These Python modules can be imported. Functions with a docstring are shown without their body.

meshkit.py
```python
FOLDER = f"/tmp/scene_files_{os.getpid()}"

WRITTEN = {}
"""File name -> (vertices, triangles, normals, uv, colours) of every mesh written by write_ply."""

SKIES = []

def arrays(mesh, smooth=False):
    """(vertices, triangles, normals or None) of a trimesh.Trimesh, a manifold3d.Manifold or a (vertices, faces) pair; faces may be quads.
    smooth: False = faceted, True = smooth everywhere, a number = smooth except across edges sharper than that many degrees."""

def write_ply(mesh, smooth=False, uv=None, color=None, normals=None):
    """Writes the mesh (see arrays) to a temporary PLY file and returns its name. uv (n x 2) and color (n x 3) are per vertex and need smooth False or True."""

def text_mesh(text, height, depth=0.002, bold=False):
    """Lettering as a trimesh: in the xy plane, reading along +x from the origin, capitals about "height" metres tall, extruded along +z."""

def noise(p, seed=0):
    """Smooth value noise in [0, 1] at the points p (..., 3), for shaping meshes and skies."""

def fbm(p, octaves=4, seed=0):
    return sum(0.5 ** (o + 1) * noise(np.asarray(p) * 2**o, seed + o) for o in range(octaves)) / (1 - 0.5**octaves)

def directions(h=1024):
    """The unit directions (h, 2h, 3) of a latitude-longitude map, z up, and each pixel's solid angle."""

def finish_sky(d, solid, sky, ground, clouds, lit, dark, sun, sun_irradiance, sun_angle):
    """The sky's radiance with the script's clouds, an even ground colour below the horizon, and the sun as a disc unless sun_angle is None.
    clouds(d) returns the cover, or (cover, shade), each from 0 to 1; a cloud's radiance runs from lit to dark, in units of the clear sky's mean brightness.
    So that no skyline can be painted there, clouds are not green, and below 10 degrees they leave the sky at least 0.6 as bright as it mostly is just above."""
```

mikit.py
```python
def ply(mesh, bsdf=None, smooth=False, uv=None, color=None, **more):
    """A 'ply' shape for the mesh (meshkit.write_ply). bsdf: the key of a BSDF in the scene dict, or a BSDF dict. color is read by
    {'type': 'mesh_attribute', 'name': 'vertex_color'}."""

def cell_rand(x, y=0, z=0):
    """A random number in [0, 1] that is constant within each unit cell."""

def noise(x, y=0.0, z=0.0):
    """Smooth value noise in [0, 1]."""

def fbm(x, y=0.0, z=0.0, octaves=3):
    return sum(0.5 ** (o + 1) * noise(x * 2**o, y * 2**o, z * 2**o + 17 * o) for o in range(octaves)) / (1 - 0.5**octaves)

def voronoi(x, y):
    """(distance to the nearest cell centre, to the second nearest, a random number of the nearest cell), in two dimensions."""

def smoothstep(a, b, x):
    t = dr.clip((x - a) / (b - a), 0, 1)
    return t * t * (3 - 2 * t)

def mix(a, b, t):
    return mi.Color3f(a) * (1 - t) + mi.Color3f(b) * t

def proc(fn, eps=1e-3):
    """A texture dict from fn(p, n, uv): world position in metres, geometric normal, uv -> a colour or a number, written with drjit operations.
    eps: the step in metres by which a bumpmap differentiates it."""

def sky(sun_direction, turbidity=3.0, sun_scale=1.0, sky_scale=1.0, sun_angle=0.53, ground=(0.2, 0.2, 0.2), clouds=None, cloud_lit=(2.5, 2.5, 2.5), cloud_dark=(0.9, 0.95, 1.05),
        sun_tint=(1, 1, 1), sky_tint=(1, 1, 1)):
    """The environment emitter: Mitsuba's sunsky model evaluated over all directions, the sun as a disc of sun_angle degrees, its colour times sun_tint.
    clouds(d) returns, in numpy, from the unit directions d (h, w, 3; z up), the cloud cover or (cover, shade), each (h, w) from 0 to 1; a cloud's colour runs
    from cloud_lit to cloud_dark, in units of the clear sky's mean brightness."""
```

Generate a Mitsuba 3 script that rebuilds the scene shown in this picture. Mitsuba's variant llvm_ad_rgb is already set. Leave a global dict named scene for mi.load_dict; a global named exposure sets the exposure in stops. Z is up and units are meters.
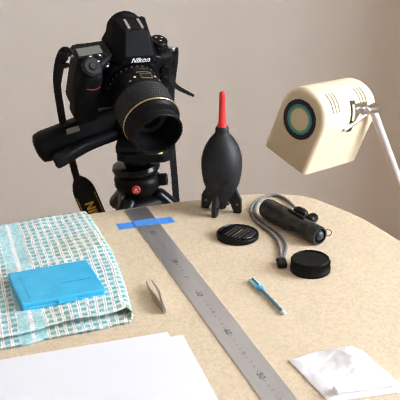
import math, random
import numpy as np, trimesh, manifold3d as m3, drjit as dr, mitsuba as mi
import mikit, meshkit
from mikit import proc, noise, fbm, cell_rand, smoothstep, mix

T = mi.ScalarTransform4f
random.seed(4); rng = np.random.default_rng(4)
scene, labels = {}, {}
exposure = 0.31

# ------------------------------------------------------------------ camera
TABLE_Z = 0.75
EYE = np.array([0.0, 0.0, TABLE_Z + 0.583])
FPX = 920.0
PITCH = math.atan(392 / FPX)
FWD = np.array([0, math.cos(PITCH), -math.sin(PITCH)])
DOWN = np.array([0, -math.sin(PITCH), -math.cos(PITCH)])
RIGHT = np.array([1.0, 0, 0])
scene['view'] = {'type': 'thinlens', 'fov': math.degrees(2 * math.atan(200 / FPX)), 'fov_axis': 'x',
                   'aperture_radius': 0.0028, 'focus_distance': 1.33, 'near_clip': 0.05, 'far_clip': 50.0,
                   'to_world': T().look_at(origin=EYE.tolist(), target=(EYE + FWD).tolist(), up=[0, 0, 1])}

# ------------------------------------------------------------------ light: one tall bright window in the wall on the right
WIN_Y0, WIN_Y1, WIN_Z0, WIN_Z1, WALL_R = 0.35, 1.40, 0.95, 2.15, 1.75
WIN_RADIANCE = [18.4, 20.2, 22.8]

# ------------------------------------------------------------------ helpers
def spot(px, py, y=None, z=None):
    """the point of the room at distance y (or height z) that stands at a place of the 400 px frame"""
    d = FWD + (px - 200) / FPX * RIGHT + (py - 200) / FPX * DOWN
    k = (y - EYE[1]) / d[1] if y is not None else (z - EYE[2]) / d[2]
    return EYE + d * k

def put(key, mesh, bsdf, smooth=30, label=None, category=None, group=None, kind=None, **more):
    base, n = key, 0
    while key in scene:
        n += 1; key = f'{base}_{n:03d}'
    scene[key] = mikit.ply(mesh, bsdf, smooth, **more)
    tag(key, label, category, group, kind)
    return key

def tag(key, label=None, category=None, group=None, kind=None):
    e = {k: v for k, v in dict(label=label, category=category, group=group, kind=kind).items() if v}
    if e: labels.setdefault(key, {}).update(e)

def tm(m):
    if hasattr(m, 'to_mesh'):
        q = m.to_mesh(); return trimesh.Trimesh(q.vert_properties[:, :3], q.tri_verts, process=False)
    return m

def cat(*ms): return trimesh.util.concatenate([tm(m) for m in ms])

def frame(o, x, y, z):
    M = np.eye(4); M[:3, 0], M[:3, 1], M[:3, 2], M[:3, 3] = x, y, z, o
    return M

def moved(m, M):
    m = tm(m).copy(); m.apply_transform(M); return m

def rbox(lo, hi, r=0.002, seg=16):
    lo, hi = np.array(lo, float), np.array(hi, float)
    r = min(r, (hi - lo).min() / 2 * 0.98)
    s = m3.Manifold.sphere(r, seg)
    return m3.Manifold.batch_hull([s.translate([x, y, z]) for x in (lo[0] + r, hi[0] - r) for y in (lo[1] + r, hi[1] - r) for z in (lo[2] + r, hi[2] - r)])

def balls(pts, seg=20):
    """hull of spheres (x, y, z, r)"""
    return m3.Manifold.batch_hull([m3.Manifold.sphere(p[3], seg).translate(list(p[:3])) for p in pts])

def lathe(profile, n=64):
    """closed solid of revolution about z; profile of (r, z) from bottom axis to top axis"""
    p = np.array(profile, float); a = np.arange(n) * 2 * np.pi / n
    v = np.stack([p[:, None, 0] * np.cos(a), p[:, None, 0] * np.sin(a), np.broadcast_to(p[:, None, 1], (len(p), n))], -1).reshape(-1, 3)
    f = []
    for i in range(len(p) - 1):
        for j in range(n):
            k = (j + 1) % n; q = (i * n + j, i * n + k, (i + 1) * n + k, (i + 1) * n + j)
            f += [(q[0], q[1], q[2]), (q[0], q[2], q[3])]
    m = trimesh.Trimesh(v, f, process=False); m.merge_vertices(); m.update_faces(m.nondegenerate_faces()); return m

def spline(pts, n=60):
    from scipy.interpolate import CubicSpline
    p = np.array(pts, float); t = np.r_[0, np.cumsum(np.linalg.norm(np.diff(p, axis=0), axis=1) ** 0.5)]
    return CubicSpline(t, p)(np.linspace(0, t[-1], n))

def sweep(path, section, ref=(0, 0, 1), scale=None):
    """section: (k, 2) closed outline in (side, ref-ish) coordinates, swept along the path, ends capped"""
    p = np.array(path, float); sec = np.array(section, float); k = len(sec)
    t = np.gradient(p, axis=0); t /= np.linalg.norm(t, axis=1, keepdims=True)
    rings = []
    refs = np.broadcast_to(np.array(ref, float), p.shape)
    for i in range(len(p)):
        side = np.cross(t[i], refs[i]); side /= np.linalg.norm(side) + 1e-12
        up = np.cross(side, t[i]); s = 1 if scale is None else scale[i]
        rings.append(p[i] + (sec[:, :1] * side + sec[:, 1:] * up) * s)
    return skin(rings)

def skin(rings):
    n, k = len(rings), len(rings[0])
    v = np.vstack(list(rings) + [np.mean(rings[0], 0)[None], np.mean(rings[-1], 0)[None]])
    f = []
    for i in range(n - 1):
        for j in range(k):
            a, b = i * k + j, i * k + (j + 1) % k
            f += [(a, b, b + k), (a, b + k, a + k)]
    for j in range(k):
        f += [(n * k, (j + 1) % k, j), (n * k + 1, (n - 1) * k + j, (n - 1) * k + (j + 1) % k)]
    m = trimesh.Trimesh(v, f, process=False)
    if m.volume < 0: m.invert()
    return m

def circ(r, n=12, ry=None):
    a = np.arange(n) * 2 * np.pi / n
    return np.stack([r * np.cos(a), (ry or r) * np.sin(a)], 1)

def rect(w, h): return np.array([(-w / 2, -h / 2), (w / 2, -h / 2), (w / 2, h / 2), (-w / 2, h / 2)])

def tube(path, r, n=12, caps=True):
    p = np.array(path, float); t = np.gradient(p, axis=0); t /= np.linalg.norm(t, axis=1, keepdims=True)
    u = np.cross(t[0], [0, 0, 1.0] if abs(t[0][2]) < .9 else [1.0, 0, 0]); rings = []
    r = np.broadcast_to(np.array(r, float), (len(p),))
    for i in range(len(p)):
        u = u - t[i] * (u @ t[i]); u /= np.linalg.norm(u); w = np.cross(t[i], u)
        rings.append(p[i] + circ(r[i], n)[:, :1] * u + circ(r[i], n)[:, 1:] * w)
    return skin(rings)

def rod(a, b, r, r2=None, n=24):
    return tube([a, b], [r, r if r2 is None else r2], n)

def prism(poly, h, z=0.0):
    from shapely.geometry import Polygon
    m = trimesh.creation.extrude_polygon(Polygon(poly), h, engine='earcut'); m.apply_translation([0, 0, z]); return m

def outline(pts):
    p = np.array(pts, float); area = np.sum(p[:, 0] * np.roll(p[:, 1], -1) - p[:, 1] * np.roll(p[:, 0], -1))
    return m3.CrossSection([p if area > 0 else p[::-1]])

def rot2(a): return np.array([[math.cos(a), -math.sin(a)], [math.sin(a), math.cos(a)]])

# ------------------------------------------------------------------ materials
def plain(key, color, rough=0.5, spec=0.5, metallic=0.0, **k):
    scene[key] = {'type': 'twosided', 'bsdf': {'type': 'principled', 'base_color': color if isinstance(color, dict) else {'type': 'rgb', 'value': list(color)}, 'roughness': rough, 'specular': spec, 'metallic': metallic, **k}}

def bumped(key, color, bump, scale, rough=0.5, spec=0.5, **k):
    scene[key] = {'type': 'twosided', 'bsdf': {'type': 'bumpmap', 'arbitrary': bump, 'scale': scale, 'bsdf': {'type': 'principled', 'base_color': color if isinstance(color, dict) else {'type': 'rgb', 'value': list(color)}, 'roughness': rough, 'specular': spec, **k}}}

# ---- setting
WALL_COL = (0.74, 0.695, 0.635)
plain('m_wall', proc(lambda p, n, uv: mix(WALL_COL, (0.71, 0.665, 0.605), fbm(p.x * 2.2, p.y * 2.2, p.z * 2.2, 2))), 0.85, 0.2)
plain('m_ceiling', (0.78, 0.74, 0.69), 0.9, 0.1)
def floor_fn(p, n, uv):
    row = dr.floor(p.x / 0.12); c = cell_rand(row, dr.floor(p.y / 0.9 + cell_rand(row, 3)), 1)
    return mix((0.34, 0.21, 0.12), (0.45, 0.30, 0.18), c * 0.6 + 0.4 * fbm(p.x * 60, p.y * 4, 0, 2))
plain('m_floor', proc(floor_fn), 0.5)
plain('m_frame', (0.82, 0.82, 0.80), 0.5)

CA, SA = 0.9397, 0.342     # the table's long edge runs along (CA, SA)
def table_fn(p, n, uv):
    u, w = p.x * CA + p.y * SA, p.y * CA - p.x * SA
    warp, weft = noise(u * 520, w * 300, 2.0), noise(u * 300, w * 520, 5.0)
    g = 0.5 * warp + 0.5 * weft
    return mix((0.560, 0.448, 0.308), (0.632, 0.514, 0.362), smoothstep(0.25, 0.70, g))
plain('m_table', proc(table_fn), 0.6, 0.25)
plain('m_table_edge', (0.50, 0.38, 0.25), 0.5)
plain('m_leg', (0.30, 0.20, 0.12), 0.5)

# ---- blacks
plain('m_black', (0.004, 0.004, 0.0043), 0.40, 0.13)
plain('m_black_gloss', (0.003, 0.003, 0.0038), 0.22, 0.24)
bumped('m_black_grain', (0.004, 0.004, 0.0044), proc(lambda p, n, uv: fbm(p.x * 900, p.y * 900, p.z * 900, 2), 3e-4), 0.0004, 0.5, 0.09)
bumped('m_rubber', (0.004, 0.004, 0.0044), proc(lambda p, n, uv: fbm(p.x * 500, p.y * 500, p.z * 500, 2), 4e-4), 0.0006, 0.6, 0.09)
plain('m_blower', proc(lambda p, n, uv: mix((0.006, 0.007, 0.009), (0.010, 0.011, 0.014), fbm(p.x * 150, p.y * 150, p.z * 150, 3))), 0.55, 0.38)
plain('m_webbing', proc(lambda p, n, uv: mix((0.008, 0.008, 0.009), (0.02, 0.02, 0.021), noise(p.x * 900, p.y * 900, p.z * 900))), 0.85, 0.2)
plain('m_white_ink', (0.82, 0.82, 0.82), 0.5)
plain('m_ridge', (0.020, 0.020, 0.021), 0.3, 0.6)
plain('m_dark_metal', (0.022, 0.022, 0.025), 0.2, 0.5, 0.5)
plain('m_gold', (0.62, 0.46, 0.22), 0.3, 0.5, 0.8)
plain('m_yellow_ink', (0.80, 0.50, 0.06), 0.6)
plain('m_grey_ink', (0.22, 0.22, 0.21), 0.5)
plain('m_silver', (0.72, 0.72, 0.72), 0.25, 0.5, 1.0)
plain('m_chrome', (0.86, 0.86, 0.86), 0.10, 0.5, 1.0)
plain('m_lcd', (0.14, 0.145, 0.12), 0.28, 0.5)
plain('m_red_line', (0.30, 0.05, 0.03), 0.4)
plain('m_red', (0.72, 0.035, 0.035), 0.32, 0.5)
plain('m_badge_red', (0.70, 0.05, 0.035), 0.35)
plain('m_bubble', (0.55, 0.75, 0.18), 0.1, 0.5)
plain('m_lens_glass', (0.004, 0.005, 0.008), 0.04, 0.35)
plain('m_handle', (0.005, 0.005, 0.0054), 0.5, 0.12)
plain('m_lever', (0.006, 0.0065, 0.008), 0.38, 0.20)
# ---- steel rule
bumped('m_steel', proc(lambda p, n, uv: mix((0.63, 0.63, 0.635), (0.71, 0.71, 0.715), fbm((p.x * CA + p.y * SA) * 900, (p.y * CA - p.x * SA) * 40, 0, 2))),
       proc(lambda p, n, uv: fbm((p.x * CA + p.y * SA) * 1500, (p.y * CA - p.x * SA) * 60, 0, 2), 3e-4), 0.00004, 0.30, 0.5, metallic=0.85)
plain('m_engraved', (0.05, 0.05, 0.05), 0.6)
plain('m_tape', proc(lambda p, n, uv: mix((0.06, 0.23, 0.66), (0.09, 0.30, 0.76), fbm(p.x * 400, p.y * 160, 0, 2))), 0.6, 0.3)
# ---- case, pen, tweezers
plain('m_case', proc(lambda p, n, uv: mix((0.03, 0.37, 0.62), (0.05, 0.45, 0.71), fbm(p.x * 60, p.y * 60, 0, 3))), 0.35, 0.5)
plain('m_case_line', (0.012, 0.30, 0.55), 0.4)
plain('m_case_light', (0.04, 0.44, 0.70), 0.30)
plain('m_pen_barrel', (0.06, 0.20, 0.25), 0.3)
plain('m_pen_collar', (0.02, 0.30, 0.72), 0.35)
plain('m_pen_cap', (0.28, 0.62, 0.72), 0.15)
plain('m_pen_end', (0.62, 0.80, 0.86), 0.3)
plain('m_dark_blue', (0.03, 0.09, 0.14), 0.4)
plain('m_tweezer', (0.42, 0.40, 0.37), 0.2, 0.5, 0.9)
# ---- white goods
plain('m_paper', (0.71, 0.71, 0.735), 0.8, 0.2)
plain('m_bag', proc(lambda p, n, uv: mix((0.76, 0.75, 0.75), (0.82, 0.81, 0.81), fbm(p.x * 90, p.y * 90, 0, 3))), 0.45, 0.4)
plain('m_zip', (0.88, 0.88, 0.90), 0.3, 0.5)
# ---- torch and cord
def torch_fn(p, n, uv):
    c = fbm(p.x * 75, p.y * 75, p.z * 75, 2)
    return mix(mix((0.009, 0.009, 0.0085), (0.036, 0.028, 0.020), smoothstep(0.50, 0.56, c)), (0.022, 0.022, 0.018), smoothstep(0.60, 0.64, noise(p.x * 95, p.y * 95, p.z * 95 + 7)))
plain('m_torch', proc(torch_fn), 0.45, 0.45)
plain('m_button', (0.020, 0.025, 0.042), 0.4, 0.5)
plain('m_cord', proc(lambda p, n, uv: mix((0.11, 0.105, 0.095), (0.27, 0.265, 0.25), noise(p.x * 700, p.y * 700, p.z * 700))), 0.8, 0.2)
# ---- lamp
plain('m_cream', (0.73, 0.64, 0.455), 0.28, 0.5)
plain('m_ring_black', (0.012, 0.015, 0.022), 0.4)
plain('m_ring_teal', (0.06, 0.23, 0.33), 0.4)
plain('m_ring_green', (0.17, 0.46, 0.17), 0.4)
plain('m_arm', (0.72, 0.72, 0.73), 0.3, 0.5, 0.3)
plain('m_slot', (0.02, 0.018, 0.015), 0.6)

# ---- tea towel: uv in metres, u across the width, v along the length
BAND = 0.106
def towel_fn(p, n, uv):
    u, v = uv.x, uv.y
    u = u + 0.0012 * (noise(v * 45, u * 30, 3) - 0.5) * 2
    per = 0.0108
    k = dr.floor(u / per); f = u / per - k
    rowp = 0.0125
    fr = v / rowp - dr.floor(v / rowp)
    hue = noise(u * 20, v * 18, 1)
    dark = mix((0.15, 0.34, 0.34), (0.18, 0.30, 0.22), smoothstep(0.40, 0.62, hue))
    pale = mix((0.48, 0.65, 0.64), (0.50, 0.61, 0.54), smoothstep(0.45, 0.7, hue))
    col = mix(pale, dark, smoothstep(0.42, 0.50, fr) * (1 - smoothstep(0.92, 1.0, fr)) * (0.55 + 0.45 * noise(u * 300, v * 300, 9)))
    white = smoothstep(0.56, 0.62, f) * (1 - smoothstep(0.94, 1.0, f))
    col = mix(col, mix((0.84, 0.82, 0.79), (0.72, 0.76, 0.74), 0.6 * smoothstep(0.5, 0.6, fr)), white)
    dash = smoothstep(0.72, 0.755, f) * (1 - smoothstep(0.80, 0.835, f))
    fd = v / 0.005 - dr.floor(v / 0.005)
    col = mix(col, (0.36, 0.21, 0.17), dash * (0.35 + 0.6 * smoothstep(0.35, 0.5, fd)))
    band = smoothstep(BAND, BAND + .002, u) * (1 - smoothstep(BAND + .032, BAND + .034, u))
    bl = mix((0.33, 0.58, 0.59), (0.50, 0.71, 0.71), fbm(u * 220, v * 220, 4, 2))
    line = smoothstep(BAND + .014, BAND + .015, u) * (1 - smoothstep(BAND + .019, BAND + .020, u))
    bl = mix(bl, (0.78, 0.79, 0.78), line)
    col = mix(col, bl, band)
    weave = 0.72 + 0.52 * fbm(u * 430, v * 430, 2, 2)
    return col * weave
scene['m_towel'] = {'type': 'twosided', 'bsdf': {'type': 'bumpmap', 'arbitrary': proc(lambda p, n, uv: fbm(uv.x * 420, uv.y * 420, 1, 2), 5e-4), 'scale': 0.0012,
                    'bsdf': {'type': 'principled', 'base_color': proc(towel_fn), 'roughness': 0.9, 'specular': 0.1, 'sheen': 0.3}}}

# ------------------------------------------------------------------ the room
def wallbox(name, lo, hi, m='m_wall'):
    put(name, trimesh.creation.box(bounds=[lo, hi]), m, False, kind='structure')
X0, X1, Y0, Y1, H = -3.2, WALL_R, -3.4, 2.3, 2.6
wallbox('floor', (X0 - .1, Y0 - .1, -.1), (X1 + .1, Y1 + .1, 0), 'm_floor')
wallbox('ceiling', (X0 - .1, Y0 - .1, H), (X1 + .1, Y1 + .1, H + .1), 'm_ceiling')
wallbox('wall_back', (X0 - .1, Y1, 0), (X1 + .1, Y1 + .1, H))
wallbox('wall_front', (X0 - .1, Y0 - .1, 0), (X1 + .1, Y0, H))
wallbox('wall_left', (X0 - .1, Y0, 0), (X0, Y1, H))
wr = cat(*[trimesh.creation.box(bounds=b) for b in (
    [(X1, Y0, 0), (X1 + .1, WIN_Y0, H)], [(X1, WIN_Y1, 0), (X1 + .1, Y1, H)],
    [(X1, WIN_Y0, 0), (X1 + .1, WIN_Y1, WIN_Z0)], [(X1, WIN_Y0, WIN_Z1), (X1 + .1, WIN_Y1, H)])])
put('wall_right', wr, 'm_wall', False, kind='structure')
fw = 0.05
put('wall_right', trimesh.creation.box(bounds=[(X1 - .78, 1.58, 0), (X1, 2.05, H)]), 'm_wall', False, kind='structure')
fr_ = cat(*[trimesh.creation.box(bounds=b) for b in (
    [(X1 + .03, WIN_Y0, WIN_Z0), (X1 + .08, WIN_Y0 + fw, WIN_Z1)], [(X1 + .03, WIN_Y1 - fw, WIN_Z0), (X1 + .08, WIN_Y1, WIN_Z1)],
    [(X1 + .03, WIN_Y0 + fw, WIN_Z0), (X1 + .08, WIN_Y1 - fw, WIN_Z0 + fw)], [(X1 + .03, WIN_Y0 + fw, WIN_Z1 - fw), (X1 + .08, WIN_Y1 - fw, WIN_Z1)],
    [(X1 + .03, (WIN_Y0 + WIN_Y1) / 2 - .025, WIN_Z0 + fw), (X1 + .08, (WIN_Y0 + WIN_Y1) / 2 + .025, WIN_Z1 - fw)])])
put('window_1__frame', fr_, 'm_frame', False)
for a, b in ((WIN_Y0 + fw, (WIN_Y0 + WIN_Y1) / 2 - .025), ((WIN_Y0 + WIN_Y1) / 2 + .025, WIN_Y1 - fw)):
    q = trimesh.Trimesh([(X1 + .06, a, WIN_Z0 + fw), (X1 + .06, b, WIN_Z0 + fw), (X1 + .06, b, WIN_Z1 - fw), (X1 + .06, a, WIN_Z1 - fw)], [(0, 2, 1), (0, 3, 2)], process=False)
    put('window_1__pane', q, 'm_frame', False, emitter={'type': 'area', 'radiance': {'type': 'rgb', 'value': WIN_RADIANCE}})
tag('window_1', kind='structure')

# ------------------------------------------------------------------ the table
outline_uw = np.array([(-.10, 1.2955), (.10, 1.2955), (.285, 1.2955), (.40, 1.2945), (.467, 1.292), (.536, 1.287), (.571, 1.279), (.599, 1.2687), (.6395, 1.241), (.6567, 1.2036), (.672, 1.164), (.6827, 1.1204), (.692, 1.048), (.699, .93)])
half = spline(outline_uw, 90)
low = half[::-1].copy(); low[:, 1] = 1.74 - low[:, 1]; low = low[low[:, 1] < .925]
rightside = np.vstack([half[half[:, 0] > -.05], low[low[:, 0] > -.05]])
leftside = rightside[::-1].copy(); leftside[:, 0] = -.10 - leftside[:, 0]
ol = np.vstack([rightside, leftside[np.r_[True, np.linalg.norm(np.diff(leftside, axis=0), axis=1) > 1e-4]]])
ol = ol[np.r_[True, np.linalg.norm(np.diff(ol, axis=0), axis=1) > 1e-4]]
def uw(q): q = np.atleast_2d(q); return np.stack([q[:, 0] * CA - q[:, 1] * SA, q[:, 0] * SA + q[:, 1] * CA], 1)
from shapely.geometry import Polygon
tp = Polygon(uw(ol)).buffer(0)
rings = []
top_parts = []
cs = outline(np.array(tp.exterior.coords)[:-1])
edge = 0.004
layers = [(0.0, -edge), (edge * .3, -edge * .3), (edge, 0.0)]
top = m3.Manifold.batch_hull([cs.offset(-edge, m3.JoinType.Round).extrude(0.024).translate([0, 0, TABLE_Z - .024]), cs.offset(-edge * .3, m3.JoinType.Round).extrude(.0228).translate([0, 0, TABLE_Z - .024]), cs.extrude(.020).translate([0, 0, TABLE_Z - .024])])
put('dining_table__tabletop', top, 'm_table', 25)
for u, w in ((.53, .60), (.53, 1.14), (-.63, .60), (-.63, 1.14)):
    c = uw((u, w))[0]
    put('dining_table__leg', rod((*c, 0), (*c, TABLE_Z - .024), .017, .026, 20), 'm_leg')
tag('dining_table', 'beige linen-textured table with rounded corners holding the camera accessories', 'table')

# ------------------------------------------------------------------ steel rule, lying square to the table's back edge
RA = np.array([0.344, -0.939]); RB = np.array([0.939, 0.344])
r0 = np.array([-0.1203, 1.3290]) + RA * .004
def RM(d, c, z=0.0): q = r0 + RA * d + RB * c; return np.array([q[0], q[1], TABLE_Z + z])
rule = rbox((0, 0, 0), (.60, .0365, .0012), .0003, 8)
MR = frame((*r0, TABLE_Z + .0002), (*RA, 0), (*RB, 0), (0, 0, 1))
put('steel_ruler', moved(rule, MR), 'm_steel', 30, 'long brushed steel ruler taped down across the beige table', 'ruler')
for cm in range(1, 60):
    big, mid = cm % 10 == 0, cm % 5 == 0
    s = str(cm) if mid else str(cm % 10)
    hgt = .0072 if big else .0042 if mid else .0030
    g = meshkit.text_mesh(s, hgt, .00006, bold=big)
    g.apply_translation([cm * .01 - .004 - g.bounds[:, 0].mean(), .0175 - hgt / 2, .00121])
    put('steel_ruler__numeral', moved(g, MR), 'm_engraved', False)
# tape over it
ta, tb = np.array([-.1245, 1.2643]), np.array([-.0408, 1.2915])
td = (tb - ta) / np.linalg.norm(tb - ta); tn = np.array([-td[1], td[0]])
n = 60; s = np.linspace(0, np.linalg.norm(tb - ta), n)
prof = []
for si in s:
    q = ta + td * si; c = (q - r0) @ RB
    d_edge = max(0 - c, c - .0365)
    prof.append(.00165 if d_edge < .0004 else max(.0003, .00165 - (d_edge - .0004) * .9))
prof = np.array(prof); half_w = .0110 + .0002 * rng.standard_normal(n)
half_w2 = half_w.copy()
ring = []
for i in range(n):
    q = ta + td * s[i]
    jag = .0012 * math.sin(7 * i) if i in (0, n - 1) else 0
    pts = [(q - tn * half_w[i], prof[i] - .00015), (q + tn * half_w[i] + td * jag, prof[i] - .00015), (q + tn * half_w[i] + td * jag, prof[i]), (q - tn * half_w[i], prof[i])]
    ring.append(np.array([(*a, TABLE_Z + z) for a, z in pts]))
put('masking_tape', skin(ring), 'm_tape', 30, 'strip of blue masking tape across the far end of the ruler', 'tape')

# ------------------------------------------------------------------ tea towel, folded over at its right edge
TO = np.array([-0.0820, 0.9835]); TAx = np.array([.92, .392]); TBx = np.array([-.285, .9585])
def towel(nu=260, nv=130):
    W, Lh = .46, .335
    path = []                                    # cross-section (s, z): bottom layer from far left, round the fold, then the top layer back
    r = .0056
    sb = np.linspace(-W, -r * 1.4, 110); path += [(x, .0018) for x in sb]
    for a in np.linspace(-80, 80, 26): path.append((-r * 1.4 + 1.4 * r * math.cos(math.radians(a)), .0018 + r + r * math.sin(math.radians(a))))
    st = np.linspace(-r * 1.4, -W, 110); path += [(x, .0018 + 2 * r) for x in st]
    path = np.array(path); dist = np.r_[0, np.cumsum(np.linalg.norm(np.diff(path, axis=0), axis=1))]
    top = np.clip((path[:, 1] - .0018) / (2 * r), 0, 1)
    v = np.linspace(0, 1, nv)
    S, V = np.meshgrid(path[:, 0], v, indexing='ij'); Z = np.broadcast_to(path[:, 1][:, None], S.shape).copy(); TP = np.broadcast_to(top[:, None], S.shape)
    far = np.clip(-S / .20, 0, 1)
    # the layers lie closer together away from the fold, and flatten towards the far end
    Z = .0018 + (Z - .0018) * (1 - .38 * far * far * (3 - 2 * far)) * (1 - .35 * V)
    bulge = .010 * np.sin(np.pi * np.clip(V, 0, 1)) * np.exp(S / .08)
    q0 = np.stack([S * 40, V * 12, TP * 3], -1)
    wav = meshkit.fbm(q0, 3, 5) - .5
    Tt = V * Lh + (1 - V) * (-.002 * 0 + .015 * TP + .009 * (meshkit.fbm(np.stack([S * 22, TP * 9, V * 0], -1), 2, 8) - .5)) + V * .006 * (meshkit.fbm(np.stack([S * 25, TP * 5, V * 0 + 4], -1), 2, 3) - .5)
    puck = (meshkit.fbm(np.stack([S * 210, Tt * 210, TP * 4], -1), 2, 2) - .5) * .0016
    Z = Z + TP * (wav * .004 + puck) + (1 - TP) * puck * .3
    X = TO[0] + TAx[0] * (S + bulge) + TBx[0] * Tt; Y = TO[1] + TAx[1] * (S + bulge) + TBx[1] * Tt
    mid = np.stack([X, Y, Z + TABLE_Z], -1)
    du = np.gradient(mid, axis=0); dv = np.gradient(mid, axis=1)
    nn = np.cross(dv, du); nn /= np.linalg.norm(nn, axis=-1, keepdims=True) + 1e-12
    h = .0013
    A, B = mid + nn * h, mid - nn * h
    A[..., 2] = np.maximum(A[..., 2], TABLE_Z + .0003); B[..., 2] = np.maximum(B[..., 2], TABLE_Z + .0003)
    U = np.broadcast_to(np.abs(S) * 1.0, S.shape)
    na, nb = S.shape; idx = np.arange(na * nb).reshape(na, nb); N = na * nb
    q = np.stack([idx[:-1, :-1], idx[1:, :-1], idx[1:, 1:], idx[:-1, 1:]], -1).reshape(-1, 4)
    f = np.vstack([q[:, [0, 1, 2]], q[:, [0, 2, 3]]]); f2 = f[:, ::-1] + N
    rim = np.r_[idx[:, 0], idx[-1, 1:], idx[::-1, -1][1:], idx[0, ::-1][1:-1]]; rn = np.roll(rim, -1)
    e = np.vstack([np.stack([rim, rim + N, rn + N], 1), np.stack([rim, rn + N, rn], 1)])
    m = trimesh.Trimesh(np.vstack([A.reshape(-1, 3), B.reshape(-1, 3)]), np.vstack([f, f2, e]), process=False)
    if m.volume < 0: m.invert()
    uvs = np.stack([U.ravel(), Tt.ravel()], 1); uvs = np.vstack([uvs, uvs])
    return m, uvs
tmesh, tuv = towel()
put('tea_towel', tmesh, 'm_towel', True, 'folded tea towel checked in teal, green and white under the blue case', 'towel', uv=tuv)

# ------------------------------------------------------------------ blue plastic case on the towel
ca, cb, cd = np.array([-.2515, 1.0724]), np.array([-.1592, 1.1101]), np.array([-.2240, .9960])
CX = np.array([.9255, .3787]); CY = np.array([-.3787, .9255])
CO = np.array([-.2190, .9895])
MC = frame((*CO, TABLE_Z + .0105), (*CX, 0), (*CY, 0), (0, 0, 1))
cw, cl, ch = .107, .089, .0115
put('plastic_case__base', moved(rbox((0, 0, 0), (cw, cl, .0058), .0028), MC), 'm_case')
put('plastic_case__lid', moved(rbox((-.0003, -.0003, .0056), (cw + .0003, cl + .0003, ch), .0022), MC), 'm_case')
put('plastic_case__latch', moved(rbox((cw * .42, -.0010, .0022), (cw * .42 + .024, .002, .0100), .0008), MC), 'm_case_light', label='small snap latch on the front edge')
put('plastic_case__raised_panel', moved(rbox((.012, .012, ch - .001), (.052, cl - .014, ch + .0005), .0005), MC), 'm_case')
put('plastic_case__slot', moved(rbox((.060, .034, ch - .001), (.098, .0362, ch + .0004), .0004), MC), 'm_case_line', label='darker narrow line moulded in the lid')
tag('plastic_case', 'flat translucent bright blue plastic case lying on the checked tea towel', 'case')

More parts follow.
